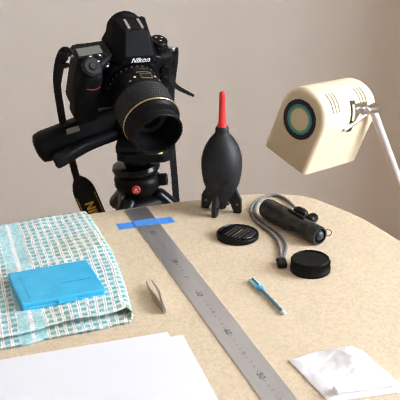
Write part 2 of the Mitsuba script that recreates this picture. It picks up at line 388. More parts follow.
# ------------------------------------------------------------------ paper sheets
def sheet(corner, ang, w, d, z0, th, seed):
    ax = np.array([math.cos(ang), math.sin(ang)]); ay = np.array([-ax[1], ax[0]])
    na, nb = 40, 30
    U, V = np.meshgrid(np.linspace(-w, 0, na), np.linspace(-d, 0, nb), indexing='ij')
    P = corner + U[..., None] * ax + V[..., None] * ay
    Z = TABLE_Z + z0 + .0006 * meshkit.fbm(np.stack([U * 9, V * 9, U * 0], -1), 2, seed) + .0004 * np.clip(1 + V / .02, 0, 1)
    A = np.dstack([P, Z + th]); B = np.dstack([P, Z]); idx = np.arange(na * nb).reshape(na, nb); N = na * nb
    q = np.stack([idx[:-1, :-1], idx[1:, :-1], idx[1:, 1:], idx[:-1, 1:]], -1).reshape(-1, 4)
    f = np.vstack([q[:, [0, 1, 2]], q[:, [0, 2, 3]]])
    rim = np.r_[idx[:, 0], idx[-1, 1:], idx[::-1, -1][1:], idx[0, ::-1][1:-1]]; rn = np.roll(rim, -1)
    e = np.vstack([np.stack([rim, rim + N, rn + N], 1), np.stack([rim, rn + N, rn], 1)])
    m = trimesh.Trimesh(np.vstack([A.reshape(-1, 3), B.reshape(-1, 3)]), np.vstack([f, f[:, ::-1] + N, e]), process=False)
    if m.volume < 0: m.invert()
    return m
put('paper_sheet', sheet(np.array([-.0205, .9530]), math.radians(17.0), .297, .210, .0003, .00025, 1), 'm_paper', 40, 'white paper sheet jutting out under another sheet towards the ruler', 'paper sheet', 'blank paper sheets in front of the towel')
put('paper_sheet', sheet(np.array([-.0390, .9580]), math.radians(17.9), .297, .210, .0012, .00025, 1), 'm_paper', 40, 'blank white paper sheet on top, nearest the checked tea towel', 'paper sheet', 'blank paper sheets in front of the towel')

# ------------------------------------------------------------------ zip bag
def bag():
    A, B, C, D = (np.array(q) for q in ((.1020, .8965), (.1800, .9245), (.2262, .8365), (.1372, .8165)))
    nu, nv = 90, 80
    u, v = np.linspace(0, 1, nu), np.linspace(0, 1, nv); U, V = np.meshgrid(u, v, indexing='ij')
    uu, vv = U[..., None], V[..., None]          # u: A->B, v: A->D
    P = (A * (1 - uu) + B * uu) * (1 - vv) + (D * (1 - uu) + C * uu) * vv
    nb_ = meshkit.fbm(np.stack([U * 5, V * 5, U * 0], -1), 3, 21) - .5
    P[..., 1] += .012 * (1 - V) * nb_ * U + .006 * np.sin(U * 3.14) * (1 - V) * (1 - V)
    P[..., 0] += .006 * nb_ * U
    rd = np.clip((U - .72) / .28, 0, 1) * np.clip((.28 - V) / .28, 0, 1); P[..., 0] -= .012 * rd * rd; P[..., 1] -= .006 * rd * rd
    e = np.minimum(np.minimum(U, 1 - U), np.minimum(V, 1 - V)); e = np.clip(e / .16, 0, 1); e = e * (2 - e)
    puff = .0080 * np.exp(-(((U - .78) / .30) ** 2 + ((V - .30) / .38) ** 2)) + .0022
    crease = meshkit.fbm(np.stack([U * 4 + V * 9, V * 3 - U * 2, U * 0 + 3], -1), 3, 12) - .5
    fine = meshkit.fbm(np.stack([U * 14 + V * 5, V * 12 - U * 9, U * 0], -1), 2, 33) - .5
    lift = .0045 * np.clip(U - .5, 0, 1) * (1 - V) + .0015
    ztop = lift + e * (puff + .0018 * crease * np.clip(e * 1.3, 0, 1) + .0007 * fine) + .0004
    ztop = np.maximum(ztop, .0012); zbot = np.minimum(lift * .6 - .0006, ztop - .0006); zbot = np.maximum(zbot, .0003)
    At, Bt = np.dstack([P, TABLE_Z + ztop]), np.dstack([P, TABLE_Z + zbot]); idx = np.arange(nu * nv).reshape(nu, nv); N = nu * nv
    q = np.stack([idx[:-1, :-1], idx[1:, :-1], idx[1:, 1:], idx[:-1, 1:]], -1).reshape(-1, 4)
    f = np.vstack([q[:, [0, 1, 2]], q[:, [0, 2, 3]]])
    rim = np.r_[idx[:, 0], idx[-1, 1:], idx[::-1, -1][1:], idx[0, ::-1][1:-1]]; rn = np.roll(rim, -1)
    ed = np.vstack([np.stack([rim, rim + N, rn + N], 1), np.stack([rim, rn + N, rn], 1)])
    m = trimesh.Trimesh(np.vstack([At.reshape(-1, 3), Bt.reshape(-1, 3)]), np.vstack([f, f[:, ::-1] + N, ed]), process=False)
    if m.volume < 0: m.invert()
    return m, At
bm, bg = bag()
put('zip_bag__pouch', bm, 'm_bag', 40)
zd0, zd1 = bg[13, 68], bg[86, 68]
for off in (0.0, .0062):
    pz = [zd0 + (zd1 - zd0) * k + np.array([.0022, -.0054, .0]) * (off / .0062) + [0, 0, .0036 + .0006 * math.sin(9 * k)] for k in np.linspace(0, 1, 24)]
    put('zip_bag__zip_track', tube(pz, .0016, 8), 'm_zip')
put('zip_bag__slider', moved(rbox((-.0055, -.0048, -.002), (.0055, .0048, .0042), .0016), frame(zd0 + np.array([.004, 0, .0026]), (.914, .405, 0), (-.405, .914, 0), (0, 0, 1))), 'm_zip', label='white zip slider')
tag('zip_bag', 'small crumpled white zip bag near the numbered end of the ruler', 'bag')

# ------------------------------------------------------------------ pen
p0, p1 = np.array([.0682, 1.0915]), np.array([.1053, 1.0005])
pd = (p1 - p0) / np.linalg.norm(p1 - p0); pl = np.linalg.norm(p1 - p0)
MPn = frame((*p0, TABLE_Z), (*pd, 0), (-pd[1], pd[0], 0), (0, 0, 1))
put('small_pen__barrel', moved(cat(rod((.030, 0, .0032), (pl - .004, 0, .0028), .0023, .0020, 20)), MPn), 'm_pen_barrel')
put('small_pen__collar', moved(rbox((.0250, -.0037, .0003), (.0325, .0037, .0062), .0014), MPn), 'm_pen_collar', label='bright blue collar')
put('small_pen__cap', moved(balls([(.003, -.0022, .0028, .0024), (.003, .0022, .0028, .0024), (.020, -.0024, .0030, .0024), (.020, .0024, .0030, .0024), (.0255, 0, .0031, .0028)]), MPn), 'm_pen_cap', label='pale clear cap')
put('small_pen__clip', moved(rbox((.004, -.0009, .0050), (.024, .0009, .0072), .0006), MPn), 'm_dark_blue', label='dark clip')
put('small_pen__end_plug', moved(balls([(pl - .004, 0, .0029, .0027), (pl - .001, 0, .0029, .0024)]), MPn), 'm_pen_end')
tag('small_pen', 'slim teal pen with pale blue cap lying on the beige table', 'pen')

# ------------------------------------------------------------------ tweezers lying on edge
def blade(pts, h0, h1):
    P = spline([(*q, 0) for q in pts], 40)[:, :2]; t = np.gradient(P, axis=0); t /= np.linalg.norm(t, axis=1, keepdims=True); nrm = np.stack([-t[:, 1], t[:, 0]], 1)
    hh = np.interp(np.linspace(0, 1, 40), [0, .12, .55, .9, 1], [h0, h0 * 1.15, h1, h1, h1 * .8]); rings = []
    for i in range(40):
        c = .0060; a, b = P[i] - nrm[i] * .0005, P[i] + nrm[i] * .0005
        rings.append(np.array([(*a, TABLE_Z + max(.0003, c - hh[i])), (*b, TABLE_Z + max(.0003, c - hh[i])), (*b, TABLE_Z + c + hh[i]), (*a, TABLE_Z + c + hh[i])]))
    return skin(rings)
tw1 = (-.0452, 1.0035)
put('tweezers__arm', blade([(-.0708, 1.0775), (-.0668, 1.060), (-.0592, 1.038), (-.0520, 1.020), tw1], .0012, .0050), 'm_tweezer')
put('tweezers__arm', blade([(-.0640, 1.0815), (-.0572, 1.062), (-.0522, 1.043), (-.0488, 1.022), (tw1[0] + .0012, tw1[1] + .0004)], .0012, .0050), 'm_tweezer')
put('tweezers__rivet', moved(rbox((-.002, -.0022, .0012), (.006, .0018, .0088), .0008), frame((tw1[0] - .001, tw1[1] + .0055, TABLE_Z), (.35, -.937, 0), (.937, .35, 0), (0, 0, 1))), 'm_tweezer')
tag('tweezers', 'small pointed steel tweezers lying open between tea towel and ruler', 'tweezers')

# ------------------------------------------------------------------ rubber blower
BO = np.array([.0335, 1.327, TABLE_Z])
def L_(m): return moved(m, frame(BO, (1, 0, 0), (0, 1, 0), (0, 0, 1)))
body = [(0, .0165), (.009, .0165), (.0135, .0185), (.0172, .0245), (.0222, .0335), (.0278, .048), (.0308, .063), (.0318, .076), (.0314, .087), (.0292, .098), (.0256, .1080), (.0206, .1165), (.0155, .1235), (.0115, .1275), (.0105, .130), (.0103, .1345), (.0100, .1375), (.0088, .1388), (0, .1388)]
put('dust_blower__bulb', L_(lathe(body, 72)), 'm_blower', 40)
put('dust_blower__nozzle', L_(lathe([(0, .1380), (.0076, .1380), (.0076, .1410), (.0062, .1435), (.0053, .155), (.0048, .184), (.0046, .1905), (.0035, .1928), (.0014, .1938), (0, .1938)], 40)), 'm_red', 40, label='red nozzle')
put('dust_blower__exhaust', L_(lathe([(0, .005), (.0075, .005), (.0085, .008), (.0085, .017), (0, .017)], 32)), 'm_blower', 40)
finpoly = np.array([(.012, .034), (.0225, .039), (.0315, .0225), (.0320, .0014), (.0225, .0014), (.0150, .0190)])
for a in (247, -20, 157, 67):
    fin = outline(finpoly).offset(.001, m3.JoinType.Round) - m3.CrossSection.circle(.0023, 16).translate([.0258, .0135])
    fm = tm(fin.extrude(.0065)); fm.apply_translation([0, 0, -.00325])
    fm.vertices[:, 1] = np.maximum(fm.vertices[:, 1], .0003)
    ca_, sa_ = math.cos(math.radians(a)), math.sin(math.radians(a))
    put('dust_blower__fin', L_(moved(fm, frame((0, 0, 0), (ca_, sa_, 0), (0, 0, 1), (sa_, -ca_, 0)))), 'm_blower', 30)
for k, (dx, z, w, h) in enumerate([(.0035, .060, .0008, .008), (.0065, .0615, .0008, .010), (-.001, .074, .0018, .003), (.0095, .0605, .0008, .008), (.002, .0685, .003, .0012)]):
    r_ = np.interp(z, [b for a, b in body], [a for a, b in body])
    ang = math.asin(dx / r_) - math.pi / 2
    c = np.array([r_ * math.cos(ang), r_ * math.sin(ang), z])
    put('dust_blower__embossed_mark', L_(moved(rbox((-w / 2, -.0006, -h / 2), (w / 2, .0006, h / 2), .0003, 8), frame(c, (-math.sin(ang), math.cos(ang), 0), (-math.cos(ang), -math.sin(ang), 0), (0, 0, 1)))), 'm_blower', 30)
tag('dust_blower', 'black rocket-shaped rubber air blower with red nozzle standing on four fins', 'air blower')

# ------------------------------------------------------------------ front lens cap
LC = np.array([.0555, 1.2290, TABLE_Z]); R = .0312
MLc = frame(LC, (math.cos(math.radians(-34)), math.sin(math.radians(-34)), 0), (-math.sin(math.radians(-34)), math.cos(math.radians(-34)), 0), (0, 0, 1))
disc = lathe([(0, .0003), (R - .0010, .0003), (R, .0012), (R, .0062), (R - .0008, .0072), (R - .0030, .0078), (R - .0034, .0068), (0, .0068)], 80)
put('lens_cap__disc', moved(disc, MLc), 'm_black', 30)
for s_ in (-1, 1):
    a = np.linspace(-.62, .62, 20); rr = R - .0038
    arc = [(s_ * rr * math.cos(t), rr * math.sin(t)) for t in a]; inner = [(s_ * .0165, .0155), (s_ * .0165, -.0155)]
    tabm = outline(arc + inner).extrude(.0022)
    put('lens_cap__pinch_tab', moved(moved(tabm, frame((0, 0, .0066), (1, 0, 0), (0, 1, 0), (0, 0, 1))), MLc), 'm_black_gloss', 30)
    a2 = np.linspace(-.5, .5, 16)
    put('lens_cap__grip', moved(tube([(s_ * (R - .0052) * math.cos(t), (R - .0052) * math.sin(t), .0088) for t in a2], .0012, 8), MLc), 'm_ridge', 30)
for x in (-.0115, -.0062, .0062, .0115):
    hl = math.sqrt((R - .006) ** 2 - x * x) * .78
    put('lens_cap__ridge', moved(rbox((x - .0010, -hl, .0064), (x + .0010, hl, .0086), .0005, 8), MLc), 'm_ridge', 30)
for i in range(7):
    put('lens_cap__gold_mark', moved(trimesh.creation.box(bounds=[(-.0011, -.0150 + i * .0043, .0068), (.0011, -.0150 + i * .0043 + .0030, .00695)]), MLc), 'm_gold', False)
tag('lens_cap', 'round black pinch lens cap with grooves lying in front of the blower', 'lens cap')

# ------------------------------------------------------------------ rear cap
RC = np.array([.1512, 1.1235, TABLE_Z])
MRc = frame(RC, (.94, .34, 0), (-.34, .94, 0), (0, 0, 1))
h = .0185
put('rear_cap__shell', moved(lathe([(0, .0003), (.0272, .0003), (.0277, .001), (.0277, .0060), (.0270, .0066), (.0254, h - .001), (.0248, h), (.0238, h), (.0233, h - .0014), (0, h - .0014)], 90), MRc), 'm_black', 30)
for i in range(44):
    if i % 11 in (9, 10): continue
    a = i * 2 * math.pi / 44; c, s_ = math.cos(a), math.sin(a)
    put('rear_cap__rib', moved(rbox((-.0006, -.0008, .0075), (.0006, .0012, h - .0018), .0003, 6), MRc @ frame((.0260 * c, .0260 * s_, 0), (-s_, c, 0), (c, s_, 0), (0, 0, 1))), 'm_black', False)
for i, (x, y, w) in enumerate([(-.010, .002, .020), (-.007, -.004, .014), (-.003, .008, .006)]):
    put('rear_cap__raised_mark', moved(rbox((x, y, h - .0018), (x + w, y + .0024, h - .0010), .0003, 6), MRc), 'm_black', False)
tag('rear_cap', 'deep black rear lens cap with ribbed rim beside the cord lock', 'lens cap')

# ------------------------------------------------------------------ torch
t0, t1 = np.array([.1035, 1.2995, TABLE_Z + .0158]), np.array([.1735, 1.2015, TABLE_Z + .0144])
tdv = (t1 - t0); TL = np.linalg.norm(tdv); tdv /= TL
tsx = np.cross(tdv, [0, 0, 1]); tsx /= np.linalg.norm(tsx); tup = np.cross(tsx, tdv)
MT = frame(t0, tsx, -tup, tdv)     # local z along the torch towards the tail
k = TL
put('torch__body', moved(lathe([(0, -.004), (.0125, -.004), (.0144, -.002), (.0156, .004), (.0156, .050), (.0150, .054), (.0138, .064), (.0132, .072), (.0132, k - .030), (.0137, k - .028), (.0137, k - .003), (.0129, k), (.0108, k), (.0104, k - .009), (0, k - .009)], 56), MT), 'm_torch', 30)
put('torch__tail_button', moved(lathe([(0, k - .010), (.0086, k - .010), (.0086, k - .006), (.0078, k - .0010), (.0052, k + .0018), (0, k + .0028)], 40), MT), 'm_button', 40, label='slate blue tail button')
for z in (.010, .0145, .019):
    put('torch__groove_ring', moved(lathe([(.0151, z - .0011), (.0157, z - .0008), (.0157, z + .0008), (.0151, z + .0011)], 56), MT), 'm_torch', 30)
put('torch__clip', moved(rbox((-.0024, -.0168, .048), (.0024, -.0125, .084), .0009), MT), 'm_black', 30)
a = np.linspace(0, 2 * np.pi, 40)
rc_ = t1 + tdv * -.002 + tsx * -.0165
rr = np.array([rc_ + .0058 * math.cos(t) * (-tsx * .8 + tdv * .6) + .0050 * math.sin(t) * np.array([0, 0, 1.0]) for t in a])
put('torch__split_ring', tube(rr, .0006, 6), 'm_black_gloss', 40)
tag('torch', 'black mottled pocket torch lying on the table behind the rear cap', 'torch')

# ------------------------------------------------------------------ grey lanyard
LA = [(.1514, 1.3135, .757), (.1436, 1.349, .7535), (.1343, 1.3715, .753), (.1206, 1.382, .753), (.1037, 1.3736, .753), (.0896, 1.3531, .753), (.0805, 1.3291, .753), (.0800, 1.3050, .753), (.0860, 1.2784, .753), (.0985, 1.252, .753), (.1090, 1.2259, .753), (.1140, 1.1956, .753), (.1140, 1.1602, .7535), (.1130, 1.1480, .754)]
LB = [(.0990, 1.3600, .7530), (.0915, 1.346, .753), (.0872, 1.325, .753), (.0855, 1.3046, .753), (.0925, 1.2839, .753), (.1040, 1.2618, .753), (.1145, 1.2400, .753), (.1222, 1.2157, .753), (.1240, 1.189, .753), (.1185, 1.1602, .7535), (.1155, 1.1480, .754)]
for pth in (LA, LB):
    put('lanyard__cord', tube(spline(pth, 90), .0026, 10), 'm_cord', 40)
lk = np.array([.1128, 1.1370, TABLE_Z])
put('lanyard__cord_lock', moved(balls([(-.0035, .006, .005, .0038), (.0035, .006, .005, .0038), (-.0030, -.008, .0045, .0040), (.0030, -.008, .0045, .0040)]), frame(lk, (1, .05, 0), (-.05, 1, 0), (0, 0, 1))), 'm_black_gloss', 40, label='black cord lock')
for c, ax in ((np.array([.1545, 1.2985, TABLE_Z + .0078]), (.75, -.62)), (np.array([.1690, 1.2745, TABLE_Z + .0078]), (.62, .75))):
    M = frame(c, (ax[0], ax[1], 0), (-ax[1], ax[0], 0), (0, 0, 1))
    put('lanyard__toggle', moved(balls([(-.0038, 0, .0012, .0088), (.0048, 0, .0008, .0082)]), M), 'm_black_gloss', 40)
    put('lanyard__toggle_ring', moved(moved(lathe([(.0050, .008), (.0062, .0082), (.0062, .0112), (.0050, .0114), (.0030, .0114), (.0030, .008)], 24), frame((0, 0, 0), (0, 0, 1), (0, 1, 0), (1, 0, 0))), M), 'm_black', 40)
put('lanyard__cord', tube(spline([(.128, 1.294, .7545), (.1400, 1.3030, .755), (.1500, 1.3035, .757)], 20), .0022, 10), 'm_cord', 40)
put('lanyard__cord', tube(spline([(.1585, 1.2935, .757), (.1620, 1.287, .7560), (.1660, 1.280, .757)], 16), .0018, 10), 'm_cord', 40)
tag('lanyard', 'grey cord lanyard with black toggles looped around the torch', 'lanyard')

# ------------------------------------------------------------------ tripod with a grip head, standing behind the table
HX, HY = -.1060, 1.445
def hz(py): return spot(137, py, y=HY)[2]
def at(m, z=0.0): return moved(m, frame((HX, HY, z), (1, 0, 0), (0, 1, 0), (0, 0, 1)))
zb = .7525           # badge height
put('tripod__ball_cup', at(lathe([(0, -.024), (.020, -.024), (.033, -.016), (.0385, -.006), (.0395, .004), (.0375, .012), (.030, .018), (0, .018)], 56), zb), 'm_black', 40)
put('tripod__friction_collar', moved(lathe([(0, .016), (.028, .016), (.0385, .020), (.0405, .025), (.0385, .031), (.028, .035), (0, .035)], 56), frame((HX + .001, HY, zb), (1, 0, .10), (0, 1, 0), (-.10, 0, 1))), 'm_black_gloss', 30)
put('tripod__tension_knob', rod((HX + .036, HY - .004, zb + .004), (HX + .050, HY - .006, zb + .006), .011, .010), 'm_black', 30)
put('tripod__neck', at(lathe([(0, .036), (.0225, .036), (.0225, .062), (.020, .066), (0, .066)], 40), zb), 'm_black', 30)
put('tripod__badge', moved(lathe([(0, 0), (.0072, 0), (.0072, .003), (.0060, .0042), (0, .0042)], 32), frame((HX + .0005, HY - .0385, zb), (1, 0, 0), (0, 0, 1), (0, -1, 0))), 'm_badge_red', 30, label='round red badge')
lp = [(-.0036, -.0042), (-.0008, .0042), (.0008, .0042), (.0036, -.0042), (.0022, -.0042), (.0, .0016), (-.0022, -.0042)]
put('tripod__badge_emblem', moved(prism(lp, .0004), frame((HX + .0005, HY - .0427, zb), (1, 0, 0), (0, 0, 1), (0, -1, 0))), 'm_white_ink', False)
# quick-release plate
pc = (HX + .015, HY - .020)
plate = outline([(-.040, -.022), (-.030, -.030), (.030, -.030), (.044, -.016), (.044, .012), (.030, .030), (-.030, .030), (-.040, .020)]).offset(.004, m3.JoinType.Round)
PZ = zb + .0535
put('tripod__top_plate', moved(plate.extrude(.013), frame((*pc, PZ), (1, 0, 0), (0, 1, 0), (0, 0, 1))), 'm_black', 30)
put('tripod__plate_jaw', moved(rbox((-.046, -.026, .010), (-.008, .024, .026), .005), frame((*pc, PZ), (1, 0, 0), (0, 1, 0), (0, 0, 1))), 'm_black', 30)
put('tripod__bubble_level', moved(lathe([(0, .013), (.0068, .013), (.0068, .0150), (.0052, .0162), (0, .0165)], 28), frame((pc[0] + .024, pc[1] - .0235, PZ), (1, 0, 0), (0, 1, 0), (0, 0, 1))), 'm_bubble', 30, label='green bubble level')
# hub and legs
put('tripod__hub', at(balls([(0, 0, -.050, .030), (0, 0, -.110, .026)] + [(.040 * math.cos(t), .040 * math.sin(t), -.040, .014) for t in (0.1, 2.2, 4.3)], 24), zb), 'm_black', 40)
for t in (0.1, 2.2, 4.3):
    c, s_ = math.cos(t), math.sin(t)
    a_ = (HX + .040 * c, HY + .040 * s_, zb - .052); b_ = (HX + .36 * c, HY + .36 * s_, .03)
    put('tripod__leg_shoulder', moved(balls([(.036, 0, -.030, .015), (.070, 0, -.062, .014)], 20), frame((HX, HY, zb), (c, s_, 0), (-s_, c, 0), (0, 0, 1))), 'm_black_gloss', 40)
    mid = tuple(np.array(a_) * .45 + np.array(b_) * .55)
    lg = put('tripod__leg', rod(a_, mid, .0140, .0140), 'm_black', 30)
    put(lg + '__lower_tube', rod(mid, b_, .0105, .0105), 'm_black', 30)
    put(lg + '__foot', rod(tuple(np.array(b_) + [0, 0, .012]), (b_[0] + .006 * c, b_[1] + .006 * s_, .0005), .014, .012), 'm_rubber', 30)
put('tripod__centre_column', rod((HX, HY, zb - .12), (HX, HY, .25), .014), 'm_black', 30)
# grip handle on the plate
hp = spline([spot(130, 114, y=1.476), spot(112, 119, y=1.470), spot(90, 127, y=1.455), (spot(62, 139, y=1.425)), spot(44, 146.5, y=1.405), spot(36, 150, y=1.398)], 50)
hs = np.interp(np.linspace(0, 1, 50), [0, .1, .5, .85, .95, 1], [.9, .95, 1, 1.05, .95, .5])
a = np.arange(28) * 2 * np.pi / 28
hsec = np.stack([.0175 * np.sign(np.cos(a)) * np.abs(np.cos(a)) ** .6, .0245 * np.sign(np.sin(a)) * np.abs(np.sin(a)) ** .7], 1)
put('tripod__grip_handle', sweep(hp, hsec, scale=hs), 'm_handle', 40)
lv = spline([spot(132, 129, y=1.462), spot(108, 137, y=1.445), spot(85, 145.5, y=1.425), spot(66, 155.5, y=1.400), spot(54, 162, y=1.388)], 40)
a2 = np.arange(20) * 2 * np.pi / 20
lsec = np.stack([.011 * np.cos(a2), .0125 * np.sign(np.sin(a2)) * np.abs(np.sin(a2)) ** .8], 1)
put('tripod__grip_lever', sweep(lv, lsec, scale=np.interp(np.linspace(0, 1, 40), [0, .3, .8, .97, 1], [.7, .85, 1.1, 1.1, .8])), 'm_lever', 40)
hl = spot(73, 130, y=1.4105)
put('tripod__handle_label', moved(rbox((-.011, -.0008, -.0045), (.011, .0008, .0045), .0006, 8), frame(hl, (.93, .22, .22), (-.28, .88, -.38), (-.27, .28, .91))), 'm_grey_ink', 30, label='grey label plate')
put('tripod__handle_button', moved(rbox((-.006, -.004, -.006), (.006, .004, .006), .0015, 8), frame(spot(93, 117, y=1.4325), (.93, .22, .22), (-.28, .88, -.38), (-.27, .28, .91))), 'm_black_gloss', 30)
put('tripod__ball_stem', tube([(HX, HY, PZ + .010), (HX - .004, HY + .006, PZ + .028), tuple(spot(124, 121, y=1.470))], [.024, .022, .020], 24), 'm_black', 30)
tag('tripod', 'black tripod with grip-handle ball head standing behind the table under the camera', 'tripod')

# ------------------------------------------------------------------ the camera: local millimetres, x to its right hand in the picture, y backwards, z up, origin at the mount
CR = np.array([[.90236277, -.37932757, .20457767], [.42851497, .84035206, -.33193876], [-.04600374, .38719377, .92084995]])
CT = np.array([-.11203, 1.42408, .93151]); SC = .0011
MCAM = np.eye(4); MCAM[:3, :3] = CR * SC; MCAM[:3, 3] = CT
def K(m): return moved(m, MCAM)
def loc(q): return CT + CR @ (np.array(q, float) * SC)
put('camera__body', K(m3.Manifold.batch_hull([rbox((-80, 2, -50), (64, 46, 20), 7), rbox((-78, 6, 30), (60, 44, 43), 6)]) +
    balls([(44, 8, 34, 9), (58, 12, 33, 8), (58, 34, 33, 8), (34, 34, 34, 9), (30, 4, 20, 10), (60, 8, -36, 8), (30, 4, -36, 8)])), 'm_black_grain', 30)
MY = frame((0, 0, 0), (1, 0, 0), (0, 0, 1), (0, -1, 0))      # lathe axis z -> forward (-y)
put('camera__mount_housing', K(moved(lathe([(0, -12), (46, -12), (44, 2), (41, 6), (0, 6)], 64), MY)), 'm_black_grain', 30)
put('camera__grip', K(balls([(-73, -16, -38, 13), (-62, -16, -40, 12), (-76, 0, -40, 10), (-62, 5, -40, 14), (-72, -14, 26, 12), (-62, -16, 26, 11), (-74, 6, 30, 9), (-60, 6, 30, 12), (-80, -6, -4, 9), (-77, -14, -8, 11)], 32)), 'm_rubber', 40)
put('camera__shoulder', K(balls([(-71, -12, 37, 9), (-62, -12, 37, 9), (-77, 20, 38, 6), (-77, 36, 37, 6), (-36, 34, 44, 5), (-36, 8, 43, 6), (-48, -2, 40, 8)], 24)), 'm_black', 40)
put('camera__prism', K(balls([(-20, -6, 40, 4), (25, -6, 40, 4), (-17, -6, 50, 4), (22, -6, 50, 4), (-13, 16, 75, 4), (18, 16, 75, 4), (-18, 46, 74, 5), (23, 46, 74, 5), (-30, 46, 44, 4), (34, 46, 44, 4), (-30, 4, 38, 4), (34, 4, 38, 4)], 20)), 'm_black_grain', 30)
put('camera__eyecup', K(moved(lathe([(0, 0), (20, 0), (25, 4), (26, 9), (24, 14), (18, 15), (0, 13)], 48), frame((0, 46, 57), (1, 0, 0), (0, 0, 1), (0, 1, 0)))), 'm_rubber', 40)
nm = meshkit.text_mesh('Nikon', 7.2, .5, bold=True)
nm.vertices[:, 0] += nm.vertices[:, 1] * .18
nm.apply_translation([-nm.bounds[:, 0].mean(), 0, 0]); nm.apply_scale([28 / np.ptp(nm.bounds[:, 0]), 1, 1])
put('camera__lettering', K(moved(nm, frame((6, -9.8, 41.5), (1, 0, 0), (0, 0, 1), (0, -1, 0)))), 'm_white_ink', False, label='white maker lettering')
put('camera__hot_shoe', K(rbox((-10, 17, 76), (13, 38, 80.5), 1)), 'm_black', 30)
for s_ in (-1, 1):
    put('camera__hot_shoe__rail', K(rbox((1.5 + s_ * 10 - 2, 16, 78.5), (1.5 + s_ * 10 + 2, 38, 82.5), .6, 8)), 'm_silver', 30)
# top display
MD = frame((0, 0, 5.0), (1, 0, .13), (0, 1, .037), (-.13, -.037, 1))
put('camera__top_display', K(moved(balls([(-76, 5, 48.4, 1.5), (-37, 5, 48.4, 1.5), (-76, 26, 48.4, 1.5), (-37, 26, 48.4, 1.5)], 12), MD)), 'm_black_gloss', 30)
put('camera__top_display__screen', K(moved(rbox((-74, 7.5, 50.0), (-40, 24.5, 50.8), .3, 8), MD)), 'm_lcd', 30, label='grey-green status screen')
for q, r_ in (((-66, 1, 46.5), 4.4), ((-52, 2, 47), 4.4)):
    put('camera__button', K(moved(lathe([(0, -3), (r_, -3), (r_, 1.4), (r_ - 1, 2.2), (0, 2.2)], 24), frame(q, (1, 0, 0), (0, 1, 0), (0, 0, 1)))), 'm_dark_metal', 30)
    put('camera__button__mark', K(moved(trimesh.creation.box(bounds=[(-1.6, -1.0, 2.2), (1.6, 1.0, 2.4)]), frame(q, (1, 0, 0), (0, 1, 0), (0, 0, 1)))), 'm_white_ink', False)
MS = frame((-68, -16.5, 43.5), (1, 0, 0), (0, .85, .52), (0, -.52, .85))
put('camera__power_switch', K(moved(lathe([(0, -2), (14, -2), (14, 1.0), (12.6, 2.4), (11, 3.4), (8, 3.4), (0, 2.8)], 40) , MS)), 'm_dark_metal', 30)
put('camera__shutter_button', K(moved(lathe([(0, 2), (6, 2), (6, 5.0), (4.8, 6), (0, 5.6)], 32), MS)), 'm_dark_metal', 30)
put('camera__power_switch__mark', K(moved(trimesh.creation.box(bounds=[(8, 5.6, 2.8), (10.4, 7.4, 3.7)]), MS)), 'm_white_ink', False)
put('camera__front_button', K(moved(lathe([(0, 0), (4, 0), (4, 3), (3, 4), (0, 4)], 24), frame((-42, -4, 37), (1, 0, 0), (0, 0, 1), (0, -1, 0)))), 'm_black_gloss', 30)
put('camera__front_button__mark', K(moved(lathe([(0, 0), (1.6, 0), (1.6, 4.4), (0, 4.4)], 16), frame((-42, -4, 37), (1, 0, 0), (0, 0, 1), (0, -1, 0)))), 'm_white_ink', 30)
put('camera__red_trim', K(tube(spline([(-82, -18, 16), (-76, -25.5, 13.5), (-66, -28.5, 13), (-56, -26, 16)], 24), .5, 8)), 'm_red_line', 40, label='thin red trim on the grip')
# command dial on the other shoulder
put('camera__command_dial', K(moved(lathe([(0, 0), (13.5, 0), (13.5, 5), (12.4, 5.6), (12.4, 7), (13, 7.6), (13, 10.5), (11.6, 12), (0, 12.4)], 48), frame((43, 20, 45), (1, 0, 0), (0, 1, 0), (0, 0, 1)))), 'm_black', 30)
for x, y in ((-4, 3), (4.5, 2), (0, -5)):
    put('camera__command_dial__button', K(moved(lathe([(0, 12), (3, 12), (3, 13.2), (0, 13.6)], 20), frame((43 + x, 20 + y, 45), (1, 0, 0), (0, 1, 0), (0, 0, 1)))), 'm_black_gloss', 30)
    put('camera__command_dial__mark', K(moved(trimesh.creation.box(bounds=[(-1.3, -.5, 13.5), (1.3, .5, 13.8)]), frame((43 + x, 20 + y, 45), (1, 0, 0), (0, 1, 0), (0, 0, 1)))), 'm_white_ink', False)
put('camera__side_block', K(balls([(32, 2, 41, 3), (44, 4, 36, 4), (32, 2, 20, 3), (46, 2, 16, 4), (34, 20, 42, 4)], 16)), 'm_black_gloss', 30)
for q, r_ in (((50, -1, 20), 7.5), ((52, -1, 2), 6.5)):
    put('camera__port_cap', K(moved(lathe([(0, -4), (r_, -4), (r_, 3), (r_ - 1.2, 4.5), (0, 4.5)], 32), frame(q, (1, 0, 0), (0, 0, 1), (0, -1, 0)))), 'm_rubber', 30)
for q in ((-85, 18, 40), (67, 18, 40)):
    s_ = np.sign(q[0])
    put('camera__strap_lug', K(moved(rbox((-3, -3, -3), (3, 3, 3), 1.5, 10), frame(q, (1, 0, 0), (0, 1, 0), (0, 0, 1)))), 'm_silver', 30)
# ---- lens
LZ = lambda prof, n=96: K(moved(lathe(prof, n), MY))
put('camera__lens__barrel', LZ([(0, 4), (34, 4), (36, 8), (37.5, 10), (37.5, 18), (36.5, 19), (38.5, 21), (39.5, 26), (39.5, 52), (0, 52)]), 'm_black', 30)
def ribbed(d0, d1, r, nth=96, rows=9):
    th = np.arange(nth * 4) / (nth * 4) * 2 * np.pi; dd = np.linspace(d0, d1, rows * 5 + 1)
    prof = [(0, d0), (r - 1.5, d0)]
    v, f = [], []
    for i, d in enumerate(dd):
        k = i % 5; on = 1.0 if k not in (0,) else 0.0
        sh = (i // 5) % 2 * 2
        rr = r - .9 + .9 * on * (((np.arange(nth * 4) + sh) % 4 > 0) * 1.0)
        if i in (0, len(dd) - 1): rr = np.full(nth * 4, r - 1.0)
        v.append(np.stack([rr * np.cos(th), rr * np.sin(th), np.full_like(th, d)], 1))
    return skin(v)
